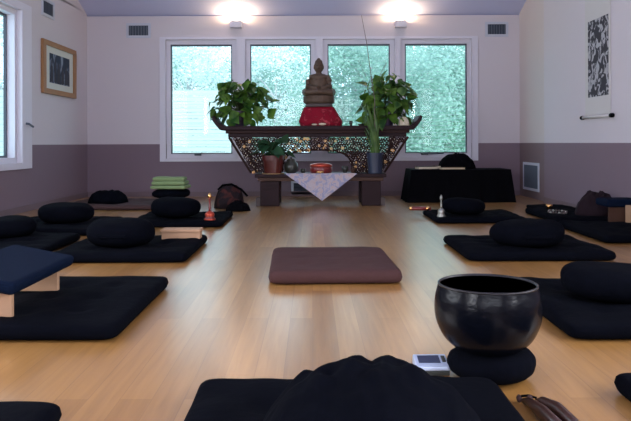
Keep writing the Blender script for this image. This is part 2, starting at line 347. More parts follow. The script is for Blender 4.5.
# left wall window
e = bpy.data.objects.new('window_5', None); COL.objects.link(e); e.location = (XL, 5.5, PZ0); struct(e, 'white window on the left wall, cut by the photo edge', 'window')
def P(mb, name, m): mb.v = [(x-XL, y-5.5, z-PZ0) for x, y, z in mb.v]; return mb.build(name, m, e)
a, b = LW; mb = MB()
for y0, y1, z0, z1 in ((a-0.3, a-G, 0.42, 2.02), (b+G, 6.85, 0.42, 2.02), (a-G, b+G, oz1, 2.02), (a-G, b+G, 0.42, oz0)): mb.b2(XL, XL+0.022, y0, y1, z0, z1)
P(mb, 'casing', 'trim')
mb = MB()
for y0, y1, z0, z1 in ((a-G, a, oz0, oz1), (b, b+G, oz0, oz1), (a, b, oz0, PZ0), (a, b, PZ1, oz1)): mb.b2(XL-0.135, XL-0.03, y0, y1, z0, z1)
mb.b2(XL-0.03, XL+0.018, b+G-0.008, b+G, oz0, oz1).b2(XL-0.03, XL+0.018, a-G, b+G-0.008, oz0, oz0+0.008).b2(XL-0.03, XL+0.018, a-G, b+G-0.008, oz1-0.008, oz1)
P(mb, 'window_frame', 'trim')
mb = MB(); g = 0.02
for y0, y1, z0, z1 in ((a, a+g, PZ0, PZ1), (b-g, b, PZ0, PZ1), (a+g, b-g, PZ0, PZ0+g), (a+g, b-g, PZ1-g, PZ1)): mb.b2(XL-0.13, XL-0.105, y0, y1, z0, z1)
P(mb, 'gasket', 'gasket')
P(MB().b2(XL-0.125, XL-0.121, a+g, b-g, PZ0+g, PZ1-g), 'pane', 'glass')
P(MB().tube([(XL+0.016, b+0.13, 0.86), (XL+0.05, b+0.13, 0.855), (XL+0.055, b+0.22, 0.83)], 0.011), 'latch', 'slat')

# ------------------------------------------------------------------ outside
struct(MB().b2(-60, 60, WB+T+0.02, 90, -0.75, -0.65).build('ground', 'grass'), 'lawn outside', 'ground')
def tree_mesh(seed, leaves, cr, lsz, m, sparse=False):
    rnd = random.Random(seed); tr = MB(); br = []
    tr.tube([(0, 0, 0), (0.05, 0, 1.0), (0, 0.05, 2.2), (-0.05, 0, 3.6)], [0.14, 0.11, 0.09, 0.04])
    for k in range(14):
        a = rnd.uniform(0, 2*PI); z = rnd.uniform(0.6, 3.0); l = rnd.uniform(0.6, 1.0)*cr
        p2 = (math.cos(a)*l, math.sin(a)*l, z+rnd.uniform(0.2, 1.2)); mid = (p2[0]*0.5, p2[1]*0.5, (z+p2[2])/2+0.15)
        tr.tube([(0, 0, z), mid, p2], [0.05, 0.03, 0.012], 5); br.append(p2)
    lf = MB(); cl = [Vector(b) for b in br]+[Vector((rnd.uniform(-cr, cr)*0.7, rnd.uniform(-cr, cr)*0.7, rnd.uniform(0.3, 4.8))) for _ in range(26)]
    for k in range(leaves):
        c = rnd.choice(cl); d = Vector((rnd.gauss(0, 1), rnd.gauss(0, 1), rnd.gauss(0, 0.8)))*(0.42 if not sparse else 0.3)
        c = c+d; s = lsz*rnd.uniform(0.6, 1.3)
        u = Vector((rnd.gauss(0, 1), rnd.gauss(0, 1), rnd.gauss(0, 0.6))).normalized(); v = u.cross(Vector((rnd.gauss(0, 1), rnd.gauss(0, 1), rnd.gauss(0, 1)))).normalized()
        lf.add([c-u*s, c+v*s*0.5, c+u*s, c-v*s*0.5], [(0, 1, 2, 3)])
    return tr, lf
protos = {}
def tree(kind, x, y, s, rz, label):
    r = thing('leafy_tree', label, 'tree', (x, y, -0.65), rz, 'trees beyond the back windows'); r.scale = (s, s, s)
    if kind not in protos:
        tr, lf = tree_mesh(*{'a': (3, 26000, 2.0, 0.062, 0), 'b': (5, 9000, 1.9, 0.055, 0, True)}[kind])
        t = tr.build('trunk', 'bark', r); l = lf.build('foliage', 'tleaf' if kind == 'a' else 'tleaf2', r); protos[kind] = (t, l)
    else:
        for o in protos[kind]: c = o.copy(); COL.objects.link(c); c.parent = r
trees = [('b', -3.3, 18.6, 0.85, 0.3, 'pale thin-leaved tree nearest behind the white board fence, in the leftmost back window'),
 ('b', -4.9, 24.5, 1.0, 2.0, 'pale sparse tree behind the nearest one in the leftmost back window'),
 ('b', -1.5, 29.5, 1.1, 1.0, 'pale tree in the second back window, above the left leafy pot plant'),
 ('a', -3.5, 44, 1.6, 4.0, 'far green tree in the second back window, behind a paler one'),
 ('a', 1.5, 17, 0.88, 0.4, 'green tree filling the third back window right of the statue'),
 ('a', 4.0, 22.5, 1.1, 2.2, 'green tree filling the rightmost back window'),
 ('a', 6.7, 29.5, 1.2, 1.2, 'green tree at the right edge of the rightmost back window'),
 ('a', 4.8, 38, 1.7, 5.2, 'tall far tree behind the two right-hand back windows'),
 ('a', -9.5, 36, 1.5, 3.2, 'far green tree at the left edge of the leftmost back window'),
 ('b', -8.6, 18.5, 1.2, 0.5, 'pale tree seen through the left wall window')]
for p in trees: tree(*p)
fe = thing('board_fence', 'white horizontal board fence outside the leftmost back window', 'fence', (-4.2, 15.0, -0.65))
mb = MB()
for k in range(20): mb.b2(-2.6, 2.9, -0.012, 0.012, 0.03+k*0.122, 0.03+k*0.122+0.112)
mb.build('board_panel', 'fence', fe)
for k in range(4): MB().b2(-2.6+k*1.8, -2.5+k*1.8, 0.013, 0.10, 0, 2.5).build('post', 'fence', fe)

# ------------------------------------------------------------------ cushions
def zabuton(name, label, cx, cy, w, d, h=0.058, m='black', rz=0, seed=0, group='black floor mats', puff=1.0):
    nx, ny = 44, 44; vs = []; fs = []
    def prof(u, v): return max(0.0, (1-abs(u)**20)*(1-abs(v)**20))**0.42
    def wr(x, y):
        n = noise.noise(Vector((x*3.5+seed*7.1, y*3.5, seed))) * 0.012 + noise.noise(Vector((x*11+seed, y*9, seed*3.3)))*0.007
        t = 0
        for tx in (-0.5, 0, 0.5):
            for ty in (-0.5, 0, 0.5):
                t -= 0.013*math.exp(-(((x/w*2-tx)**2+(y/d*2-ty)**2)/0.010))
        return (n+t)*puff
    for side in (1, -1):
        for j in range(ny+1):
            for i in range(nx+1):
                u0 = -1+2*i/nx; v0 = -1+2*j/ny
                u = math.sin(u0*PI/2)*0.55+u0*0.45; v = math.sin(v0*PI/2)*0.55+v0*0.45
                k = 1-0.035*(abs(u*v)**14)
                x = u*w/2*k*(1-0.007*(1-v*v)); y = v*d/2*k*(1-0.007*(1-u*u)); p = prof(u, v)
                z = h*0.45+h*0.55*p+wr(x, y)*p if side > 0 else h*0.45-h*0.45*p
                vs.append((x, y, max(z, 0)))
    n = (nx+1)*(ny+1)
    for j in range(ny):
        for i in range(nx):
            a = j*(nx+1)+i; fs.append((a, a+1, a+nx+2, a+nx+1)); fs.append((n+a, n+a+nx+1, n+a+nx+2, n+a+1))
    mb = MB().add(vs, fs); me = mb.build(name, m, smooth=True, loc=(cx, cy, 0), rz=rz)
    bm = bmesh.new(); bm.from_mesh(me.data); bmesh.ops.remove_doubles(bm, verts=bm.verts, dist=1e-4); bmesh.ops.recalc_face_normals(bm, faces=bm.faces); bm.to_mesh(me.data); bm.free()
    tag(me, label, 'floor mat', group)
    return me

def zafu(name, label, cx, cy, z, r=0.2, h=0.15, m='black', seed=0, group='round black meditation cushions', sx=1.0, strap=False, cat='cushion'):
    prof = []; N = 22
    for k in range(N+1):
        t = -PI/2+PI*k/N; c = abs(math.cos(t))**0.5; s = math.copysign(abs(math.sin(t))**0.9, math.sin(t))
        prof.append((r*c, h/2+h/2*s))
    vs = []; fs = []; n = 64
    for r0, z0 in prof:
        for i in range(n):
            a = 2*PI*i/n; x, y = r0*math.cos(a), r0*math.sin(a)
            q = z0/h; pl = 1+0.012*math.sin(a*22)*math.exp(-((q-0.5)/0.45)**2)
            nn = noise.noise(Vector((x*7+seed*5, y*7, seed+z0*6)))
            k = pl*(1+0.05*nn); zz = z0+(0.014*noise.noise(Vector((x*6, y*6, seed*9.7)))*q) + h*0.06*q*(x/r)*math.sin(seed*2.3)
            vs.append((x*k*sx, y*k, max(zz, 0)))
    for k in range(N):
        for i in range(n): j = (i+1) % n; fs.append((k*n+i, k*n+j, (k+1)*n+j, (k+1)*n+i))
    fs.append(tuple(range(n-1, -1, -1))); fs.append(tuple(range(N*n, (N+1)*n)))
    if strap:
        root = thing(name, label, cat, (cx, cy, z), 0, group)
        MB().add(vs, fs).build('cover', m, root, smooth=True)
        MB().box((0.0, -r*0.985, h*0.5), (0.16, 0.012, 0.02)).build('handle_strap', m, root, bevel=0.004)
        return root
    o = MB().add(vs, fs).build(name, m, smooth=True, loc=(cx, cy, z)); tag(o, label, cat, group); return o

def lump(name, label, cat, cx, cy, z, w, d, h, m, seed=0, rz=0, ridg=0.5, power=2.2, group=None, parent=None, nx=48):
    vs = []; fs = []
    for side in (1, 0):
        for j in range(nx+1):
            for i in range(nx+1):
                u = -1+2*i/nx; v = -1+2*j/nx
                # square to disc mapping
                x = u*math.sqrt(max(0, 1-v*v/2)); y = v*math.sqrt(max(0, 1-u*u/2)); r = math.sqrt(x*x+y*y)
                e = 1+0.10*noise.noise(Vector((x*2.2+seed, y*2.2, seed*2)))
                f = max(0, 1-r**power)**0.6
                rn = 1-abs(noise.noise(Vector((x*2.3+seed*3, y*2.3, seed))))*2; r2 = noise.noise(Vector((x*6+seed, y*5, seed*5)))
                zz = h*f*(1-ridg*0.5+ridg*0.5*rn+0.12*r2) if side else 0
                vs.append((x*w/2*e, y*d/2*e, max(0, zz)+(0.004*f if side else 0)))
    n = (nx+1)**2
    for j in range(nx):
        for i in range(nx):
            a = j*(nx+1)+i; fs.append((a, a+1, a+nx+2, a+nx+1)); fs.append((n+a, n+a+nx+1, n+a+nx+2, n+a+1))
    o = MB().add(vs, fs).build(name, m, parent, smooth=True, loc=(cx, cy, z), rz=rz)
    if cat: tag(o, label, cat, group)
    return o

# central bowing mat
zabuton('floor_mat', 'plum brown floor mat lying alone in the middle of the wood floor', 0.098, 3.59, 0.635, 0.79, 0.068, 'plum', 0.03, 31, None, 0.35)

ML = [ # label, cx, cy, w, d, rz
 ('black floor mat under the navy padded bench, nearest full mat on the left', -1.035, 2.73, 0.77, 0.90, 0),
 ('black floor mat with round cushion and pale wooden bench, middle of inner left row', -1.08, 4.20, 0.78, 0.83, 0),
 ('black floor mat holding the red-handled bell, farthest of the inner left row', -1.09, 5.80, 0.77, 0.84, 0),
 ('black floor mat along the left wall with a round cushion cut by the photo edge', -1.95, 4.32, 0.76, 0.80, 0),
 ('black floor mat in the far left corner area, beside the picture wall', -1.95, 5.36, 0.76, 0.88, 0),
 ('corner of a black floor mat at the bottom left edge of the photo', -0.965, 1.22, 0.77, 0.84, 0),
 ('black floor mat at the bottom centre under the bundled black cloth', 0.09, 1.36, 0.77, 0.88, 0.0),
 ('black floor mat beside the big black bowl at the right edge', 1.235, 2.68, 0.77, 0.82, 0),
 ('black floor mat with a round cushion, second behind the big bowl', 1.27, 4.17, 0.84, 0.75, 0),
 ('black floor mat holding the silver bell, in front of the black covered table', 1.38, 5.95, 0.76, 0.74, 0),
 ('black floor mat by the right wall under the small wooden bench', 2.20, 4.90, 0.62, 0.90, 0),
 ('black floor mat by the right wall under the pale bead string', 2.24, 5.95, 0.56, 0.90, 0),
 ('corner of a black mat at the lower right edge, just right of the bowl', 1.17, 1.43, 0.77, 0.82, 0),
]
for i, (l, cx, cy, w_, d_, rz) in enumerate(ML):
    zabuton('floor_mat', l, cx, cy, w_, d_, 0.060 if i not in (9, 2) else 0.052, 'black', rz, i+1)
zabuton('floor_mat', 'thin dark floor mat farthest along the right wall', 2.33, 6.68, 0.38, 0.5, 0.04, 'black', 0, 22)
zabuton('floor_mat', 'maroon brown floor mat against the back wall in the left corner', -2.03, 7.22, 0.98, 0.82, 0.055, 'brownmat', 0, 23, None)

MT = 0.054
ZF = [('round black cushion in the middle of the inner left row, beside the pale wooden bench', -1.14, 4.12, MT, 0.198, 0.152, 1.0),
 ('round black cushion on the far left mat behind the red-handled bell', -1.13, 5.72, MT, 0.205, 0.155, 1.0),
 ('round black cushion by the left wall, cut by the left photo edge', -2.02, 4.52, MT, 0.205, 0.125, 1.0),
 ('round black cushion by the left wall, behind the one cut by the edge', -1.90, 5.33, MT, 0.205, 0.15, 1.0),
 ('round black cushion right of the big black bowl, cut by the right edge', 1.175, 2.69, MT, 0.2, 0.125, 1.0),
 ('round black cushion on the mat behind the bowl, alone in the right row', 1.262, 4.06, MT, 0.208, 0.15, 1.0),
 ('round black cushion on the mat with the silver bell', 1.29, 5.88, MT, 0.180, 0.135, 1.0)]
for i, (l, cx, cy, z, r, h, sx) in enumerate(ZF): zafu('meditation_cushion', l, cx, cy, z, r, h, 'black', i+1.3, strap=(i in (0, 5)))
lump('meditation_cushion', 'flattened black cushion on the maroon mat by the back wall', 'cushion', X(108, 7.15), 7.15, 0.05, 0.40, 0.40, 0.12, 'black', 2, ridg=0.15, power=5)

# bundled cloth on the front mat
lump('bundled_robe', 'black cloth bundled in a high mound on the front centre mat', 'robe', 0.115, 1.38, 0.052, 0.47, 0.44, 0.165, 'black', 4.4, ridg=0.09, power=1.9, nx=70)
lump('folded_cloth', 'low fold of black cloth left of the mound on the front centre mat', 'cloth', -0.13, 1.30, 0.054, 0.20, 0.36, 0.03, 'black', 8.2, ridg=0.7, power=2.4)

# ------------------------------------------------------------------ kneeling benches
b = thing('kneeling_bench', 'low kneeling bench with navy padded seat and pale wood legs, on the left mat', 'bench', (-1.145, 2.64, 0.056), 0.0, 'kneeling benches')
for y in (-0.235, 0.20): MB().prism([(-0.09, 0), (0.10, 0), (0.10, 0.088), (-0.09, 0.125)], y-0.012, y+0.012).build('leg', 'maple', b, bevel=0.003)
tilt = ('Y', math.atan2(0.037, 0.19))
MB().box((0.0, 0, 0.118), (0.235, 0.56, 0.016), tilt).build('seat', 'maple', b, bevel=0.003)
MB().box((0.0, 0, 0.133), (0.27, 0.60, 0.046), tilt).build('seat_pad', 'navy', b, bevel=0.018)
b = thing('kneeling_bench', 'plain pale wooden bench lying low on the left mat beside the round cushion', 'bench', (-0.83, 4.40, 0.056), 0.0, 'kneeling benches')
MB().b2(-0.125, 0.125, -0.06, 0.06, 0.046, 0.062).build('seat', 'maple', b, bevel=0.003)
MB().b2(-0.12, 0.12, -0.05, -0.035, 0.0, 0.046).build('apron', 'maple', b)
for x in (-0.11, 0.11): MB().b2(x-0.008, x+0.008, -0.034, 0.05, 0, 0.046).build('leg', 'maple', b)
b = thing('kneeling_bench', 'wooden bench with dark padded seat and pale end panel at the right edge', 'bench', (2.38, 5.02, 0.056), 0.0, 'kneeling benches')
MB().b2(-0.03, -0.012, -0.20, 0.16, 0, 0.13).build('leg', 'maple', b, bevel=0.002)
MB().b2(-0.14, 0.10, 0.19, 0.21, 0, 0.11).build('leg', 'oldwood', b, bevel=0.002)
MB().b2(-0.16, 0.11, 0.165, 0.40, 0.111, 0.17).build('seat_pad', 'navy', b, bevel=0.02)
MB().b2(-0.011, 0.13, -0.20, 0.16, 0.112, 0.13).build('seat', 'maple', b)

# ------------------------------------------------------------------ big bowl on ring cushion
zafu('bowl_cushion', 'small round black cushion carrying the big black bowl', 0.503, 1.945, 0.0, 0.120, 0.082, 'black', 6.1, None)
t = thing('singing_bowl', 'large black metal bowl standing on a small black cushion', 'bowl', (0.493, 1.945, 0.077)); t.scale = (0.955, 0.955, 1)

prof = [(0.001, 0)]+[(0.07, 0.0), (0.098, 0.010), (0.128, 0.036), (0.148, 0.075), (0.1545, 0.110), (0.1525, 0.145), (0.1455, 0.175), (0.1435, 0.184)]
inner = [(0.139, 0.184), (0.141, 0.165), (0.144, 0.12), (0.136, 0.08), (0.118, 0.045), (0.09, 0.02), (0.001, 0.010)]
def sm(pr):
    out = []
    for i in range(len(pr)-1):
        p0 = pr[max(i-1, 0)]; p1 = pr[i]; p2 = pr[i+1]; p3 = pr[min(i+2, len(pr)-1)]
        for k in range(4):
            s_ = k/4; out.append(tuple(0.5*((2*p1[c])+(-p0[c]+p2[c])*s_+(2*p0[c]-5*p1[c]+4*p2[c]-p3[c])*s_*s_+(-p0[c]+3*p1[c]-3*p2[c]+p3[c])*s_**3) for c in (0, 1)))
    return out+[pr[-1]]
MB().lathe(sm(prof)+sm(inner), n=96).build('bowl', 'bowl', t, smooth=True)
MB().lathe([(0.1385, 0.182), (0.1385, 0.186), (0.141, 0.188), (0.1445, 0.186), (0.1445, 0.182)], n=96).build('rim', 'rim', t, smooth=True)

# ------------------------------------------------------------------ timer
t = thing('digital_timer', 'small silver digital timer on the floor left of the big bowl', 'timer', (0.340, 1.985, 0.0), 0.02)
MB().b2(-0.047, 0.047, -0.035, 0.035, 0.0, 0.014).build('base', 'timerdark', t, bevel=0.003)
mb = MB(); mb.add([(-0.048, -0.036, 0.014), (0.048, -0.036, 0.014), (0.048, 0.036, 0.014), (-0.048, 0.036, 0.014), (-0.048, -0.034, 0.026), (0.048, -0.034, 0.026), (0.048, 0.034, 0.042), (-0.048, 0.034, 0.042)],
  [(3, 2, 1, 0), (4, 5, 6, 7), (0, 1, 5, 4), (1, 2, 6, 5), (2, 3, 7, 6), (3, 0, 4, 7)]); mb.build('case', 'timer', t, bevel=0.004)
MB().box((-0.006, 0.004, 0.0355), (0.062, 0.038, 0.003), ('X', math.atan2(0.016, 0.068))).build('screen', 'lcd', t)
MB().box((0.036, 0.004, 0.0360), (0.010, 0.030, 0.004), ('X', math.atan2(0.016, 0.068))).build('button', 'timerdark', t)
# ------------------------------------------------------------------ wooden clappers bottom right
t = thing('wooden_clapper', 'glossy dark brown wooden clappers on the floor right of the front mat', 'clapper', (0.525, 1.60, 0.0), 0.0); t.scale = (0.66, 1.0, 1.0)
def bar(mb, pts, r, sq): mb.tube(pts, r, 14)
MB().tube([(0.0, 0.13, 0.012), (0.012, 0.10, 0.020), (0.022, 0.02, 0.024), (0.030, -0.08, 0.024), (0.03, -0.13, 0.018)], [0.006, 0.012, 0.020, 0.022, 0.012], 14).build('bar', 'leather', t, smooth=True)
MB().tube([(0.048, 0.125, 0.012), (0.062, 0.10, 0.020), (0.082, 0.03, 0.024), (0.088, -0.06, 0.024), (0.085, -0.13, 0.018)], [0.006, 0.014, 0.022, 0.022, 0.012], 14).build('bar', 'leather', t, smooth=True)
MB().ell((0.028, 0.128, 0.014), (0.013, 0.013, 0.013)).ell((-0.004, 0.148, 0.011), (0.010, 0.010, 0.010)).build('bead', 'brownmat', t, smooth=True)
MB().tube([(0.0, 0.14, 0.02), (0.028, 0.133, 0.024), (0.05, 0.12, 0.022)], 0.003, 6).build('cord', 'jet', t, smooth=True)

# ------------------------------------------------------------------ bells
def bell(label, x, y, z, body, handle, top, hgt):
    t = thing('hand_bell', label, 'bell', (x, y, z), 0, 'standing hand bells')
    if body == 'silver': t.scale = (0.78, 0.78, 1.0)
    MB().lathe([(0.040, 0), (0.046, 0.004), (0.046, 0.014), (0.034, 0.022), (0.032, 0.030), (0.038, 0.042), (0.036, 0.055), (0.024, 0.068), (0.010, 0.074), (0.002, 0.075)], n=28).build('bell_body', body, t, smooth=True)
    MB().lathe([(0.045, 0.015), (0.040, 0.020), (0.0335, 0.026), (0.036, 0.030), (0.0365, 0.033)], n=28).build('band', handle, t, smooth=True)
    MB().lathe([(0.010, 0.075), (0.008, 0.085), (0.011, 0.10), (0.007, 0.11), (0.007, hgt-0.05), (0.010, hgt-0.042)], n=16).build('handle', handle, t, smooth=True)
    MB().lathe([(0.010, hgt-0.042), (0.017, hgt-0.036), (0.015, hgt-0.02), (0.008, hgt-0.008), (0.002, hgt)], n=16).build('finial', top, t, smooth=True)
bell('bronze bell with a tall red handle standing on the far left mat', X(209.5, 5.47), 5.47, 0.050, 'copper', 'redlac', 'brass', 0.22)
bell('slim silver bell standing on the right mat before the black table', X(441, 5.66), 5.66, 0.048, 'silver', 'silver', 'silver', 0.185)
t = thing('bell_striker', 'red and gold bell striker lying at the corner of the right mat', 'striker', (X(420, 6.15), 6.12, 0.058), -0.15)
MB().tube([(-0.09, 0, 0.018), (-0.085, 0, 0.018), (0.09, 0, 0.018)], [0.012, 0.018, 0.016], 12).build('shaft', 'redlac', t, smooth=True)
MB().ell((-0.085, 0, 0.019), (0.020, 0.020, 0.020)).build('end_cap', 'brass', t, smooth=True)
MB().ell((0.06, 0, 0.019), (0.025, 0.019, 0.019)).build('band', 'brass', t, smooth=True)

# ------------------------------------------------------------------ altar
AY = 7.20
alt = thing('altar_table', 'dark carved wooden altar with upturned top ends against the windows', 'altar', (0.09, AY, 0))
ax = 0.09
def A(mb, name, m, **k): mb.v = [(x-ax, y-AY, z) for x, y, z in mb.v]; return mb.build(name, m, alt, **k)
# top slab with mouldings
A(MB().b2(-0.985, 1.095, 7.40, 7.82, 0.800, 0.845), 'tabletop', 'darkwood', bevel=0.006)
A(MB().b2(-0.93, 1.045, 7.425, 7.80, 0.765, 0.7995), 'moulding', 'carve', bevel=0.004)
A(MB().b2(-0.905, 1.02, 7.445, 7.78, 0.725, 0.7645), 'apron', 'darkwood', bevel=0.004)
for s, xe, xt in ((-1, -0.985, -1.075), (1, 1.095, 1.185)):
    def q(f, z): return (xe+(xt-xe)*f, z)
    A(MB().prism([(xe-s*0.04, 0.8455), q(0, 0.80), q(0.45, 0.842), q(0.95, 0.905), q(1.05, 0.945), q(0.80, 0.958), q(0.45, 0.905), q(0.0, 0.868)], 7.41, 7.81), 'upturned_end', 'darkwood', bevel=0.006)
# lower shelf and legs
A(MB().b2(-0.60, 0.775, 7.20, 7.76, 0.300, 0.335), 'shelf', 'darkwood', bevel=0.004)
A(MB().b2(-0.57, 0.745, 7.215, 7.75, 0.262, 0.2995), 'shelf_apron', 'oldwood', bevel=0.004)
for x0, x1 in ((-0.545, -0.345), (0.52, 0.72)):
    for y0, y1 in ((7.23, 7.34), (7.62, 7.73)): A(MB().b2(x0, x1, y0, y1, 0.0, 0.2615), 'leg', 'darkwood', bevel=0.006)
for x0, x1 in ((-0.59, -0.546), (0.721, 0.765)): A(MB().b2(x0, x1, 7.24, 7.33, 0.0, 0.085), 'foot', 'plinth', bevel=0.004)
# carved openwork panel
YC = 7.46
def pz(y): return CH-(y-HZ)*YC/F
def px_(x): return (x-VX)*YC/F
zl0, zl1 = 0.336, 0.724
def inside(x, z):
    f = (zl1-z)/(zl1-zl0)
    if not (zl0+0.006 < z < zl1-0.006): return False
    if x < px_(229)+0.03+f*(px_(251)-px_(229)) or x > px_(408)-0.03-f*(px_(408)-px_(384)): return False
    ox = (x-px_(317))/(px_(352)-px_(317)); oz = (z-zl0)/(pz(150)-zl0)
    if abs(ox)**3+max(0, oz)**3 < 1.0+0.07*math.cos(ox*9): return False
    return True
mats = {'carve': MB(), 'gilt': MB(), 'inlay': MB()}
rc = random.Random(11); st = 0.029
z = zl0+0.015; row = 0
while z < zl1:
    x = px_(227)+(row % 2)*st/2
    while x < px_(410):
        cx = x+rc.uniform(-0.005, 0.005); cz = z+rc.uniform(-0.005, 0.005)
        if inside(cx, cz):
            r = rc.uniform(0.015, 0.020); ri = r*rc.uniform(0.2, 0.42); n = 9; yy = YC+rc.uniform(-0.004, 0.004); a0 = rc.uniform(0, 6)
            vs = []
            for yv, rr in ((yy-0.012, r), (yy-0.016, (r+ri)/2), (yy-0.012, ri), (yy+0.012, ri), (yy+0.012, r)):
                for k in range(n):
                    a = a0+2*PI*k/n; e = 1+0.25*math.cos(2*a+a0); vs.append((cx+rr*e*math.cos(a), yv, cz+rr*(2-e)*math.sin(a)))
            fs = []
            for q in range(5):
                for k in range(n): fs.append((q*n+k, q*n+(k+1) % n, ((q+1) % 5)*n+(k+1) % n, ((q+1) % 5)*n+k))
            mid = abs(cx-px_(317)) < 0.34 and cz > 0.58
            u = rc.random(); kind = 'gilt' if u < (0.20 if mid else 0.05) else 'carve'
            mats[kind].add(vs, fs)
            if rc.random() < 0.45: mats['inlay' if rc.random() < 0.75 else 'gilt'].ell((cx+rc.uniform(-.01, .01), yy-0.014, cz+rc.uniform(-.01, .01)), (rc.uniform(.003, .006), .004, rc.uniform(.004, .008)), 8, 5)
        x += st
    z += st*0.87; row += 1
pn = MB(); idx = []
for k, key in enumerate(('carve', 'gilt', 'inlay')): pn.add(mats[key].v, mats[key].f); idx += [k]*len(mats[key].f)
po = A(pn, 'openwork_panel', 'carve', smooth=True); po.data.materials.append(M['gilt']); po.data.materials.append(M['inlay'])
for pl, k in zip(po.data.polygons, idx): pl.material_index = k
# slanted border bars and arch bead
for xa, xb in ((229, 251), (408, 384)):
    A(MB().tube([(px_(xa), YC, zl1), (px_((xa+xb)/2), YC, (zl1+zl0)/2), (px_(xb), YC, zl0+0.002)], 0.013, 8), 'border', 'carve')
arch = []
for k in range(25):
    a = PI-PI*k/24; c, s_ = math.cos(a), math.sin(a)
    arch.append((px_(317)+(px_(352)-px_(317))*math.copysign(abs(c)**(2/3), c), YC, zl0+0.012+(pz(151)-zl0)*abs(s_)**(2/3)))
A(MB().tube(arch, 0.010, 8), 'arch_border', 'carve')
for x0, x1 in ((-0.78, -0.70), (0.86, 0.94)): pass
for xa, xb in ((240, 255), (398, 380)):
    A(MB().tube([(px_(xa), 7.74, zl1), (px_(xb), 7.70, zl0+0.002)], 0.02, 8), 'rear_brace', 'darkwood')

# cloth runner: diamond corner hanging over the shelf front
rn = bpy.data.objects.new('altar_cloth', None)
xa, xb, xt = X(285, 7.19), X(357, 7.19), X(322, 7.19)
mb = MB(); n = 14; vs = []; fs = []
for k in range(n+1):
    f = k/n
    for i in range(n+1):
        g_ = i/n; x0 = xa+(xt-xa)*f; x1 = xb+(xt-xb)*f; x = x0+(x1-x0)*g_
        vs.append((x, 7.190-0.006*math.sin(g_*PI*3)*f-0.004*f, 0.340-(0.340-Z(201, 7.19))*f))
for k in range(n):
    for i in range(n): a = k*(n+1)+i; fs.append((a, a+1, a+n+2, a+n+1))
vs += [(xa, 7.196, 0.3395), (xb, 7.196, 0.3395), (xb-0.1, 7.42, 0.3385), (xa+0.1, 7.42, 0.3385)]; o_ = (n+1)*(n+1)
fs.append((0, n, o_+1, o_)); fs.append((o_, o_+1, o_+2, o_+3))
bpy.data.objects.remove(rn)
oo = mb.add(vs, fs).build('altar_cloth', 'runner', smooth=False); tag(oo, 'pale patterned triangular cloth hanging from the altar shelf', 'cloth')
so = oo.modifiers.new('thick', 'SOLIDIFY'); so.thickness = 0.002; so.offset = 1

# ------------------------------------------------------------------ statue
SY = 7.60; sx0 = X(319, SY); zt = 0.845
def sz(y): return Z(y, SY)-zt
st_ = thing('statue_stand', 'low stand wrapped in red patterned cloth on the altar top', 'stand', (sx0, SY, zt))
vs = []; fs = []; n = 56; rows = [(0.0, 1.10, 0), (0.25, 1.16, 1), (0.6, 1.04, 1), (0.88, 0.94, 1), (1.0, 0.90, 1), (1.0, 0.2, 0)]; hS = sz(107.5)
for q, (zf, k, wv) in enumerate(rows):
    for i in range(n):
        a = 2*PI*i/n; c, s = math.cos(a), math.sin(a); rr = 1/((abs(c)**4+abs(s)**4)**0.25)
        wob = 1+0.05*wv*math.sin(a*9+zf*2)*(1.2-zf)
        ex = 0.05*(1-zf) if c > 0.3 else 0
        vs.append((0.185*k*c*rr*wob+ex*c, 0.15*k*s*rr*wob, zf*hS))
for q in range(len(rows)-1):
    for i in range(n): j = (i+1) % n; fs.append((q*n+i, q*n+j, (q+1)*n+j, (q+1)*n+i))
fs.append(tuple(range(n-1, -1, -1))); fs.append(tuple(range((len(rows)-1)*n, len(rows)*n)))
MB().add(vs, fs).build('cloth_cover', 'redcloth', st_, smooth=True)
MB().ell((0.035, -0.172, 0.018), (0.04, 0.012, 0.014)).ell((-0.05, -0.172, 0.014), (0.03, 0.010, 0.010)).build('trim_tassel', 'paper', st_, smooth=True)
bu = thing('seated_statue', 'brown seated meditating statue with topknot, on the red cloth stand', 'statue', (sx0, SY, zt+hS+0.001))
def z2(y): return Z(y, SY)-zt-hS
MB().lathe([(0.158, 0), (0.162, 0.012), (0.158, 0.026), (0.145, 0.034)], n=48, rf=lambda a, z: 1/(abs(math.cos(a))**3+abs(0.9*math.sin(a))**3)**(1/3)*0.94).build('plinth', 'plinth', bu, smooth=True)
zb = 0.034
MB().lathe([(0.148, zb), (0.176, zb+0.014), (0.182, zb+0.035), (0.176, zb+0.058), (0.182, zb+0.066), (0.180, zb+0.085), (0.16, zb+0.098)], n=48, rf=lambda a, z: (1+0.02*math.sin(a*14))*(1 if True else 1)*(0.96-0.22*abs(math.sin(a)))).build('lotus_base', 'stone', bu, smooth=True)
zc = zb+0.098; top = z2(58)
mb = MB()
mb.ell((0, 0.0, zc+0.03), (0.165, 0.11, 0.04))
for s in (-1, 1):
    mb.tube([(s*0.06, 0.03, zc+0.045), (s*0.155, -0.02, zc+0.032), (s*0.135, -0.07, zc+0.028), (s*0.02, -0.10, zc+0.035), (-s*0.06, -0.095, zc+0.040)], [0.05, 0.042, 0.036, 0.030, 0.020], 12)
    mb.tube([(s*0.085, 0.01, zc+0.215), (s*0.118, 0.0, zc+0.160), (s*0.125, -0.015, zc+0.100), (s*0.07, -0.075, zc+0.080), (s*0.015, -0.095, zc+0.078)], [0.030, 0.031, 0.028, 0.022, 0.018], 12)
    mb.ell((s*0.050, -0.008, top-0.105), (0.008, 0.012, 0.026))
mb.ell((0, 0.005, zc+0.13), (0.095, 0.07, 0.10)); mb.ell((0, 0.005, zc+0.200), (0.110, 0.060, 0.042))
mb.tube([(0, 0, zc+0.2), (0, 0, top-0.13)], [0.035, 0.03], 12)
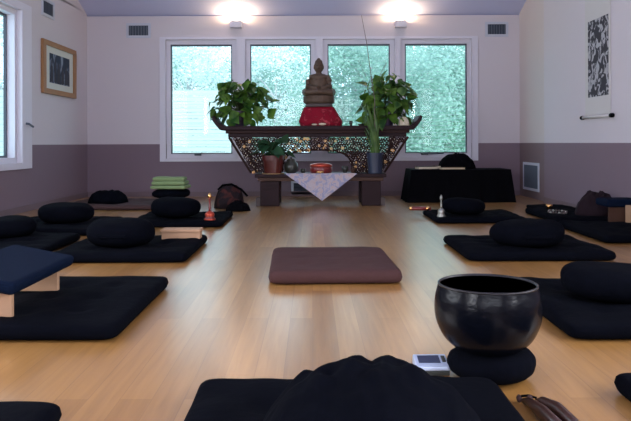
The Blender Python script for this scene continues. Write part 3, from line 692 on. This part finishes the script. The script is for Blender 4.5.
mb.ell((0, -0.003, top-0.100), (0.055, 0.054, 0.068)); mb.ell((0, 0.0, top-0.052), (0.043, 0.042, 0.038)); mb.ell((0, 0.0, top-0.022), (0.022, 0.022, 0.022))
mb.ell((0, -0.058, top-0.098), (0.007, 0.009, 0.014))
o = mb.build('figure', 'stone', bu, smooth=True)
r = o.modifiers.new('remesh', 'REMESH'); r.mode = 'VOXEL'; r.voxel_size = 0.0055; r.use_smooth_shade = True
s_ = o.modifiers.new('smooth', 'SMOOTH'); s_.factor = 0.5; s_.iterations = 4
for s in (-1, 1): MB().ell((s*0.018, -0.053, top-0.088), (0.010, 0.004, 0.0028)).build('eye', 'carve', bu, smooth=True)
MB().ell((0, -0.0545, top-0.121), (0.012, 0.004, 0.003)).build('mouth', 'carve', bu, smooth=True)

# ------------------------------------------------------------------ plants
def leaf_pts(c, d, up, L_, W_, fold=0.25, droop=0.3):
    d = d.normalized(); s = d.cross(up)
    if s.length < 1e-3: s = d.cross(Vector((1, 0, 0)))
    s.normalize(); nrm = s.cross(d).normalized()
    pr = [(0, 0.0), (0.02, 0.35), (0.15, 0.50), (0.35, 0.47), (0.6, 0.32), (0.82, 0.14), (1.0, 0.0)]
    vs = []; 
    for t, w_ in pr:
        p = c+d*L_*(t-0.0)-nrm*droop*L_*t*t
        vs += [p+s*w_*W_+nrm*fold*w_*W_, p, p-s*w_*W_+nrm*fold*w_*W_]
    fs = []
    for k in range(len(pr)-1):
        a = k*3; fs += [(a, a+1, a+4, a+3), (a+1, a+2, a+5, a+4)]
    return vs, fs
def bushy(root, base, rx, rz_, ry, cz, n, L_, seed, lm, trail=0, upw=0.3):
    rnd = random.Random(seed); lf = MB(); sm_ = MB()
    for k in range(n):
        a = rnd.uniform(0, 2*PI); el = rnd.uniform(-0.6, 1.35); rr = rnd.uniform(0.45, 1.0)
        tip = Vector((rx*rr*math.cos(a)*math.cos(el), ry*rr*math.sin(a)*math.cos(el), cz+rz_*rr*math.sin(el)))
        mid = (base+tip)/2+Vector((0, 0, 0.04))
        if k % 2 == 0: sm_.tube([base, mid, tip], 0.0022, 4)
        out = (tip-base); out.z *= 0.3; out = out.normalized() if out.length > 0 else Vector((1, 0, 0))
        d = out*rnd.uniform(0.2, 0.9)+Vector((rnd.uniform(-.4, .4), rnd.uniform(-.4, .4), rnd.uniform(-1.0, upw)))
        l = L_*rnd.uniform(0.7, 1.25)
        lf.add(*leaf_pts(tip, d, out+Vector((0, -0.3, 0.5)), l, l*0.85, 0.2, 0.25))
    lf.build('foliage', lm, root, smooth=True); sm_.build('stems', 'stem', root, smooth=True)
def pot(root, r0, r1, h, m, rimh=0.015, n=32):
    MB().lathe([(r0, 0), (r0*1.03, 0.006), (r1, h-rimh), (r1*1.08, h-rimh), (r1*1.08, h), (r1*0.95, h), (r1*0.93, h-0.02)], n=n).build('pot', m, root, smooth=False)
    MB().lathe([(r1*0.5, h-0.0195), (r1*0.925, h-0.019)], n=n).build('soil', 'soil', root)
PY = 7.60
p = thing('potted_pothos', 'bushy green plant in dark purple pot at the left end of altar top', 'plant', (X(240.5, PY), PY, zt), 0, 'leafy plants on the altar top')
pot(p, 0.065, 0.092, 0.17, 'purplepot')
bushy(p, Vector((0, 0, 0.16)), 0.345, 0.30, 0.20, 0.22, 190, 0.125, 5, 'leaf')
p = thing('potted_pothos', 'bushy green plant in dark pot at the right end of altar top', 'plant', (X(387, PY), PY, zt), 0, 'leafy plants on the altar top')
pot(p, 0.065, 0.088, 0.15, 'purplepot')
bushy(p, Vector((0, 0, 0.15)), 0.30, 0.36, 0.20, 0.22, 230, 0.120, 9, 'leaf', upw=0.1)
p = thing('potted_plant', 'broad-leaved plant in glossy terracotta pot on the altar shelf', 'plant', (X(273, 7.31), 7.31, 0.335))
pot(p, 0.088, 0.108, 0.195, 'terra', 0.05)
bushy(p, Vector((0, 0, 0.185)), 0.15, 0.14, 0.07, 0.24, 26, 0.13, 14, 'leafd')
MB().lathe([(0.10, -0.0), (0.115, 0.0), (0.118, 0.008), (0.09, 0.008)], n=28).build('saucer', 'tan', p)
p = thing('potted_strap_plant', 'tall strap-leaved plant in slate blue pot with a long thin stake', 'plant', (X(375, 7.31), 7.31, 0.335))
pot(p, 0.072, 0.086, 0.22, 'bluepot', 0.02, 24)
lf = MB(); rnd = random.Random(4)
for k in range(18):
    a = rnd.uniform(0, 2*PI); r0 = rnd.uniform(0.0, 0.05); bx_, by_ = r0*math.cos(a), r0*math.sin(a); Hh = rnd.uniform(0.22, 0.56); wd = rnd.uniform(0.018, 0.027)
    dx = rnd.uniform(-0.11, 0.05); dy = rnd.uniform(-0.03, 0.05); ph = rnd.uniform(0, PI); vs = []; fs = []
    cw = Vector((math.cos(ph), math.sin(ph)*0.6, 0))
    for q in range(9):
        f = q/8; c = Vector((bx_+dx*f*f, by_+dy*f*f-0.0, 0.21+Hh*f)); w_ = wd*(1-f**3)*(0.7+0.6*f)+0.001; vs += [c-cw*w_, c+Vector((cw.y, -cw.x, 0))*0.004, c+cw*w_]
    for q in range(8): aa = q*3; fs += [(aa, aa+1, aa+4, aa+3), (aa+1, aa+2, aa+5, aa+4)]
    lf.add(vs, fs)
lf.build('foliage', 'strap', p, smooth=True)
zz = lambda y: Z(y, 7.31)-0.335
MB().tube([(0, 0.02, 0.2), (0.0, 0.02, zz(100)), (X(371, 7.31)-X(375, 7.31), 0.02, zz(72)), (X(367, 7.31)-X(375, 7.31), 0.02, zz(42)), (X(362, 7.31)-X(375, 7.31), 0.02, zz(15))], [0.005, 0.005, 0.0045, 0.004, 0.003], 6).build('stake', 'twig', p, smooth=True)
# small things on altar top
def cup(name, label, cat, x, y, z, r, h, m, group=None):
    o = MB().lathe([(r*0.6, 0), (r*0.65, 0.004), (r*0.9, h*0.5), (r, h), (r*0.88, h), (r*0.75, h*0.5), (r*0.4, 0.008)], n=24).build(name, m, smooth=True, loc=(x, y, z)); tag(o, label, cat, group); return o
cup('offering_cup', 'small dark cup on the altar top just right of the red stand', 'cup', X(351, 7.47), 7.47, zt, 0.020, 0.055, 'darkpot')
cup('offering_dish', 'low dark dish on the altar top left of the right plant', 'dish', X(361, 7.47), 7.47, zt, 0.035, 0.022, 'darkpot')
lump('conch_shell', 'small cream shell-like offering right of the right plant pot', 'shell', X(404, 7.46), 7.46, zt, 0.12, 0.10, 0.095, 'paper', 5, ridg=0.8)
# lower shelf things
t = thing('lacquer_box', 'low round red lacquer box behind the cloth in the altar arch', 'box', (X(321, 7.34), 7.34, 0.3375))
MB().lathe([(0.10, 0.0), (0.118, 0.01), (0.120, 0.065), (0.115, 0.07)], n=36).build('body', 'redlac', t, smooth=True)
MB().lathe([(0.112, 0.0705), (0.122, 0.074), (0.115, 0.095), (0.07, 0.108), (0.02, 0.112)], n=36).build('lid', 'copper', t, smooth=True)
t2 = MB().lathe([(0.035, 0), (0.045, 0.006), (0.046, 0.022), (0.040, 0.022), (0.036, 0.01)], n=24).build('brass_dish', 'brass', smooth=True, loc=(X(320, 7.245)+0.0, 7.258-0.0, 0.3415)); t2.location.y = 7.245; tag(t2, 'tiny brass dish at the front of the altar shelf centre', 'dish')
t2.scale = (1, 0.8, 1)
t = thing('incense_jar', 'dark round jar beside the terracotta pot on the altar shelf', 'jar', (X(291, 7.36), 7.36, 0.3355))
MB().lathe([(0.045, 0), (0.07, 0.03), (0.078, 0.07), (0.068, 0.11), (0.045, 0.13), (0.05, 0.14)], n=28).build('body', 'darkpot', t, smooth=True)
MB().lathe([(0.05, 0.141), (0.04, 0.152), (0.012, 0.16), (0.012, 0.172), (0.002, 0.175)], n=24).build('lid', 'darkpot', t, smooth=True)
for k, (px, r, h, m, l) in enumerate(((345, 0.035, 0.075, 'darkpot', 'small dark cup right of the red box on the altar shelf'), (353, 0.030, 0.05, 'oldwood', 'small brown wooden cup left of the blue pot'), (303, 0.03, 0.05, 'darkpot', 'small dark cup left of the red box on the altar shelf'))):
    cup('offering_cup', l, 'cup', X(px, 7.38), 7.38, 0.3355, r, h, m)

# ------------------------------------------------------------------ black covered table with things on it
ty0, ty1 = 7.60, 8.05; x0, x1 = X(411, ty0), X(511, ty0); zt2 = Z(170, ty0)
t = thing('covered_table', 'low side table fully draped in black cloth under the rightmost window', 'table', ((x0+x1)/2, (ty0+ty1)/2, 0))
hw = (x1-x0)/2; hd = (ty1-ty0)/2; vs = []; fs = []; n = 80
for q, (f, e) in enumerate(((0, 1.0), (0.35, 0.65), (0.75, 0.25), (0.97, 0.02), (1.0, -0.012), (1.0, -0.3))):
    for i in range(n):
        a = 2*PI*i/n+0.001; c, s = math.cos(a), math.sin(a); k = 1/max(abs(c), abs(s))
        fl = 0.010*math.sin(i*1.9)*(1-f)+0.007*math.sin(i*0.7)*(1-f)
        x = c*k*(hw+e*0.045+fl) if e > -0.2 else c*k*hw*0.6; y = s*k*(hd+e*0.03+fl) if e > -0.2 else s*k*hd*0.6
        vs.append((x, y, f*zt2))
for q in range(5):
    for i in range(n): j = (i+1) % n; fs.append((q*n+i, q*n+j, (q+1)*n+j, (q+1)*n+i))
fs.append(tuple(range(5*n, 6*n)))
MB().add(vs, fs).build('table_drape', 'jet', t)
MB().b2(-hw+0.02, hw-0.02, -hd+0.02, hd-0.02, zt2-0.035, zt2-0.006).build('tabletop', 'darkwood', t)
for sx_ in (-1, 1):
    for sy_ in (-1, 1): MB().box((sx_*(hw-0.06), sy_*(hd-0.05), (zt2-0.036)/2), (0.04, 0.04, zt2-0.036)).build('leg', 'darkwood', t)
lump('crumpled_bag', 'crumpled black cloth bag on the covered table by the window sill', 'bag', X(457, 7.85), 7.86, zt2+0.001, 0.44, 0.28, 0.175, 'jet', 3.3, ridg=0.5)
def book(name, label, px, y, z, w_, d_, h, cov, rz):
    t = thing(name, label, 'book', (X(px, y), y, z), rz)
    MB().b2(-w_/2+0.004, w_/2-0.004, -d_/2+0.004, d_/2-0.004, 0.004, h-0.004).build('pages', 'paper', t)
    MB().b2(-w_/2, w_/2, -d_/2, d_/2, 0, 0.0035).b2(-w_/2, w_/2, -d_/2, d_/2, h-0.0035, h).build('cover', cov, t)
book('book', 'pale thin book at the left end of the black covered table', 426, 7.76, zt2, 0.22, 0.16, 0.03, 'brownmat', 0.15)
book('book', 'tan book at the front of the covered table before the black bag', 452, 7.675, zt2, 0.27, 0.10, 0.02, 'tan', 0.08)
book('book', 'dark brown book right of the pale book on the covered table', 436, 7.86, zt2, 0.001+0.10, 0.12, 0.035, 'brownmat', -0.1)

# ------------------------------------------------------------------ back-left things
cxp = X(171, 7.0)
for k, (z, h, sd_, l) in enumerate(((0.0, 0.105, 4.1, 'lower black cushion of the stack under the green towels'), (0.107, 0.092, 5.7, 'upper black cushion of the stack under the green towels'))):
    zafu('meditation_cushion', l, cxp, 7.0, z, 0.19, h, 'black', sd_, 'stacked black cushions')
for k in range(3):
    o = zabuton('folded_towel', ['lowest of three folded pale green towels on the cushion stack', 'middle one of three folded pale green towels on the cushion stack', 'top one of three folded pale green towels on the cushion stack'][k], cxp-0.005*k, 6.99+0.004*k, 0.36-0.02*k, 0.26-0.01*k, 0.038, 'towel', 0.06*(k-1), 40+k, 'folded green towels', 0.5)
    o.location.z = 0.204+0.040*k; o['category'] = 'towel'
t = thing('shoulder_bag', 'slumped dark red and black patterned bag on the floor left of the altar', 'bag', (X(229, 7.05), 7.05, 0))
lump('bag_body', None, None, 0.0, 0, 0.0, 0.30, 0.26, 0.235, 'bag', 1.4, ridg=0.25, power=4, parent=t)
MB().tube([(-0.11, -0.02, 0.19), (-0.06, -0.05, 0.235), (0.03, -0.05, 0.245), (0.13, -0.04, 0.19), (0.19, -0.03, 0.12)], 0.011, 8).build('shoulder_strap', 'jet', t, smooth=True)
lump('folded_cloth', 'low black cloth heap on the floor right of the patterned bag', 'cloth', X(238, 6.75), 6.76, 0, 0.24, 0.22, 0.10, 'jet', 6.6, ridg=0.4)

# ------------------------------------------------------------------ right wall row things
lump('crumpled_shawl', 'dark maroon shawl heaped on the mat near the right wall', 'shawl', X(596, 5.75), 5.74, 0.05, 0.36, 0.34, 0.205, 'maroon', 2.9, ridg=0.6)
t = thing('bead_string', 'loop of pale prayer beads on the far right mat', 'beads', (X(553, 5.95)+0.02, 5.9, 0.057))
for k in range(26):
    a = 2*PI*k/26; MB().ell((0.075*math.cos(a)+0.01*math.sin(3*a), 0.11*math.sin(a), 0.007), (0.0105, 0.0105, 0.0105), 10, 6).build('bead', 'plinth' if k % 3 else 'silver', t, smooth=True)
MB().tube([(0.075*math.cos(2*PI*k/26)+0.01*math.sin(6*PI*k/26), 0.11*math.sin(2*PI*k/26), 0.007) for k in range(27)], 0.002, 5).build('cord', 'twig', t)
cup('metal_cup', 'small brass cup standing on the far right mat behind the beads', 'cup', X(549, 6.2), 6.2, 0.057, 0.03, 0.045, 'brass')

# ------------------------------------------------------------------ wall-mounted things
def vent(label, loc, rz, w_, h_, vertical=True, n=9, shelf=False, group='wall vents'):
    t = thing('air_vent', label, 'vent', loc, rz, group)      # local: faces -Y
    f = 0.03
    MB().b2(-w_/2-f, w_/2+f, -0.012, 0, -f, 0).b2(-w_/2-f, w_/2+f, -0.012, 0, h_, h_+f).b2(-w_/2-f, -w_/2, -0.012, 0, 0, h_).b2(w_/2, w_/2+f, -0.012, 0, 0, h_).build('frame', 'ventm', t, bevel=0.002)
    MB().b2(-w_/2, w_/2, -0.003, 0, 0, h_).build('backing', 'slot', t)
    for k in range(n):
        if vertical: x = -w_/2+w_*(k+0.5)/n; MB().box((x, -0.0075, h_/2), (w_/n*0.34, 0.004, h_), ('Z', 0.4)).build('slat', 'slat', t)
        else: z = h_*(k+0.5)/n; MB().box((0, -0.0075, z), (w_, 0.004, h_/n*0.42), ('X', 0.4)).build('slat', 'slat', t)
def bx(p): return (p-VX)*WB/F
def bz(p): return CH-(p-HZ)*WB/F
vent('small slotted vent high on the back wall, left of the windows', (bx(139), WB, bz(35)), 0, bx(149)-bx(129.5), bz(25)-bz(35), n=7)
vent('small slotted vent high on the back wall, right of the windows', (bx(497), WB, bz(35)), 0, bx(506)-bx(488), bz(25)-bz(35), n=7)
vent('slotted floor-level vent on the back wall behind the altar legs', (bx(302), WB, bz(192)), 0, bx(311)-bx(294), bz(183)-bz(192), False, 6)
vent('slotted vent high on the left wall above the framed picture', (XL, 7.32, 2.03), PI/2, 0.28, 0.13, n=7)
vent('white framed vent low on the right wall behind the black table', (XR2, 8.15, 0.12), -PI/2, 0.52, 0.27, True, 12)

# picture
t = thing('framed_picture', 'honey oak framed group picture hanging on the left wall', 'picture', (XL, 7.63, 1.19), PI/2)
w2, h2, f = 0.50, 0.565, 0.055
MB().b2(-w2, w2, -0.03, 0, 0, f).b2(-w2, w2, -0.03, 0, h2-f, h2).b2(-w2, -w2+f*1.5, -0.03, 0, f, h2-f).b2(w2-f*1.5, w2, -0.03, 0, f, h2-f).build('frame', 'oak', t, bevel=0.005)
MB().b2(-w2+f*1.5, w2-f*1.5, -0.014, 0, f, h2-f).build('mount_board', 'board', t)
MB().b2(-0.30, 0.30, -0.016, -0.0141, 0.125, h2-0.125).build('print', 'photo', t)
mb = MB()
for x, hh, ww in ((-0.24, 0.25, 0.07), (-0.14, 0.26, 0.06), (-0.04, 0.22, 0.09), (0.08, 0.19, 0.09), (0.19, 0.23, 0.09), (0.26, 0.16, 0.06)):
    mb.prism([(x-ww/2, 0.135), (x+ww/2, 0.135), (x+ww/2*0.8, 0.125+hh*0.7), (x+ww*0.2, 0.125+hh*0.78), (x+ww*0.2, 0.125+hh), (x-ww*0.2, 0.125+hh), (x-ww*0.2, 0.125+hh*0.78), (x-ww/2*0.8, 0.125+hh*0.7)], -0.0172, -0.0161)
mb.build('printed_figures', 'figure', t)
# scroll
t = thing('hanging_scroll', 'white paper scroll with black ink painting on the right wall', 'scroll', (XR, 6.12, 0.885), -PI/2)
MB().b2(-0.27, 0.27, -0.008, -0.003, 0.02, 1.75).build('paper', 'scroll', t)
# local +x after rz=-90 points to -Y (nearer camera)
MB().b2(-0.20, 0.235, -0.0100, -0.0081, 0.18, 0.87).build('ink_painting', 'ink', t)
MB().tube([(-0.30, -0.018, 0.0), (0.30, -0.018, 0.0)], 0.013, 12).build('bottom_rod', 'scroll', t, smooth=True)
for x in (-0.315, 0.315): MB().tube([(x-0.018, -0.018, 0.0), (x+0.018, -0.018, 0.0)], 0.019, 12).build('rod_knob', 'jet', t, smooth=True)
MB().tube([(-0.29, -0.012, 1.76), (0.29, -0.012, 1.76)], 0.011, 12).build('top_rod', 'jet', t, smooth=True)
MB().tube([(-0.2, -0.01, 1.77), (0, -0.008, 1.92), (0.2, -0.01, 1.77)], 0.003, 6).build('hanging_cord', 'twig', t)

# sconces
for px, l in ((237, 'lit uplight sconce above the gap between the first and second windows'), (400.5, 'lit uplight sconce above the gap between the third and fourth windows')):
    t = thing('wall_sconce', l, 'wall lamp', (bx(px), WB, 2.09), 0, 'uplight sconces')
    w_, d_, h_ = 0.070, 0.11, 0.085
    MB().b2(-w_, w_, -d_, 0, 0, 0.006).b2(-w_, w_, -d_, -d_+0.006, 0.006, h_).b2(-w_, -w_+0.006, -d_+0.006, 0, 0.006, h_).b2(w_-0.006, w_, -d_+0.006, 0, 0.006, h_).build('housing', 'trim', t)
    MB().b2(-w_+0.006, w_-0.006, -0.008, 0, 0.006, h_).build('back_plate', 'trim', t)
    MB().lathe([(0.012, 0.0065), (0.014, 0.04)], (0, -0.055, 0), 12).build('socket', 'plinth', t)
    MB().ell((0, -0.055, 0.082), (0.030, 0.030, 0.040)).build('bulb', 'bulb', t, smooth=True)
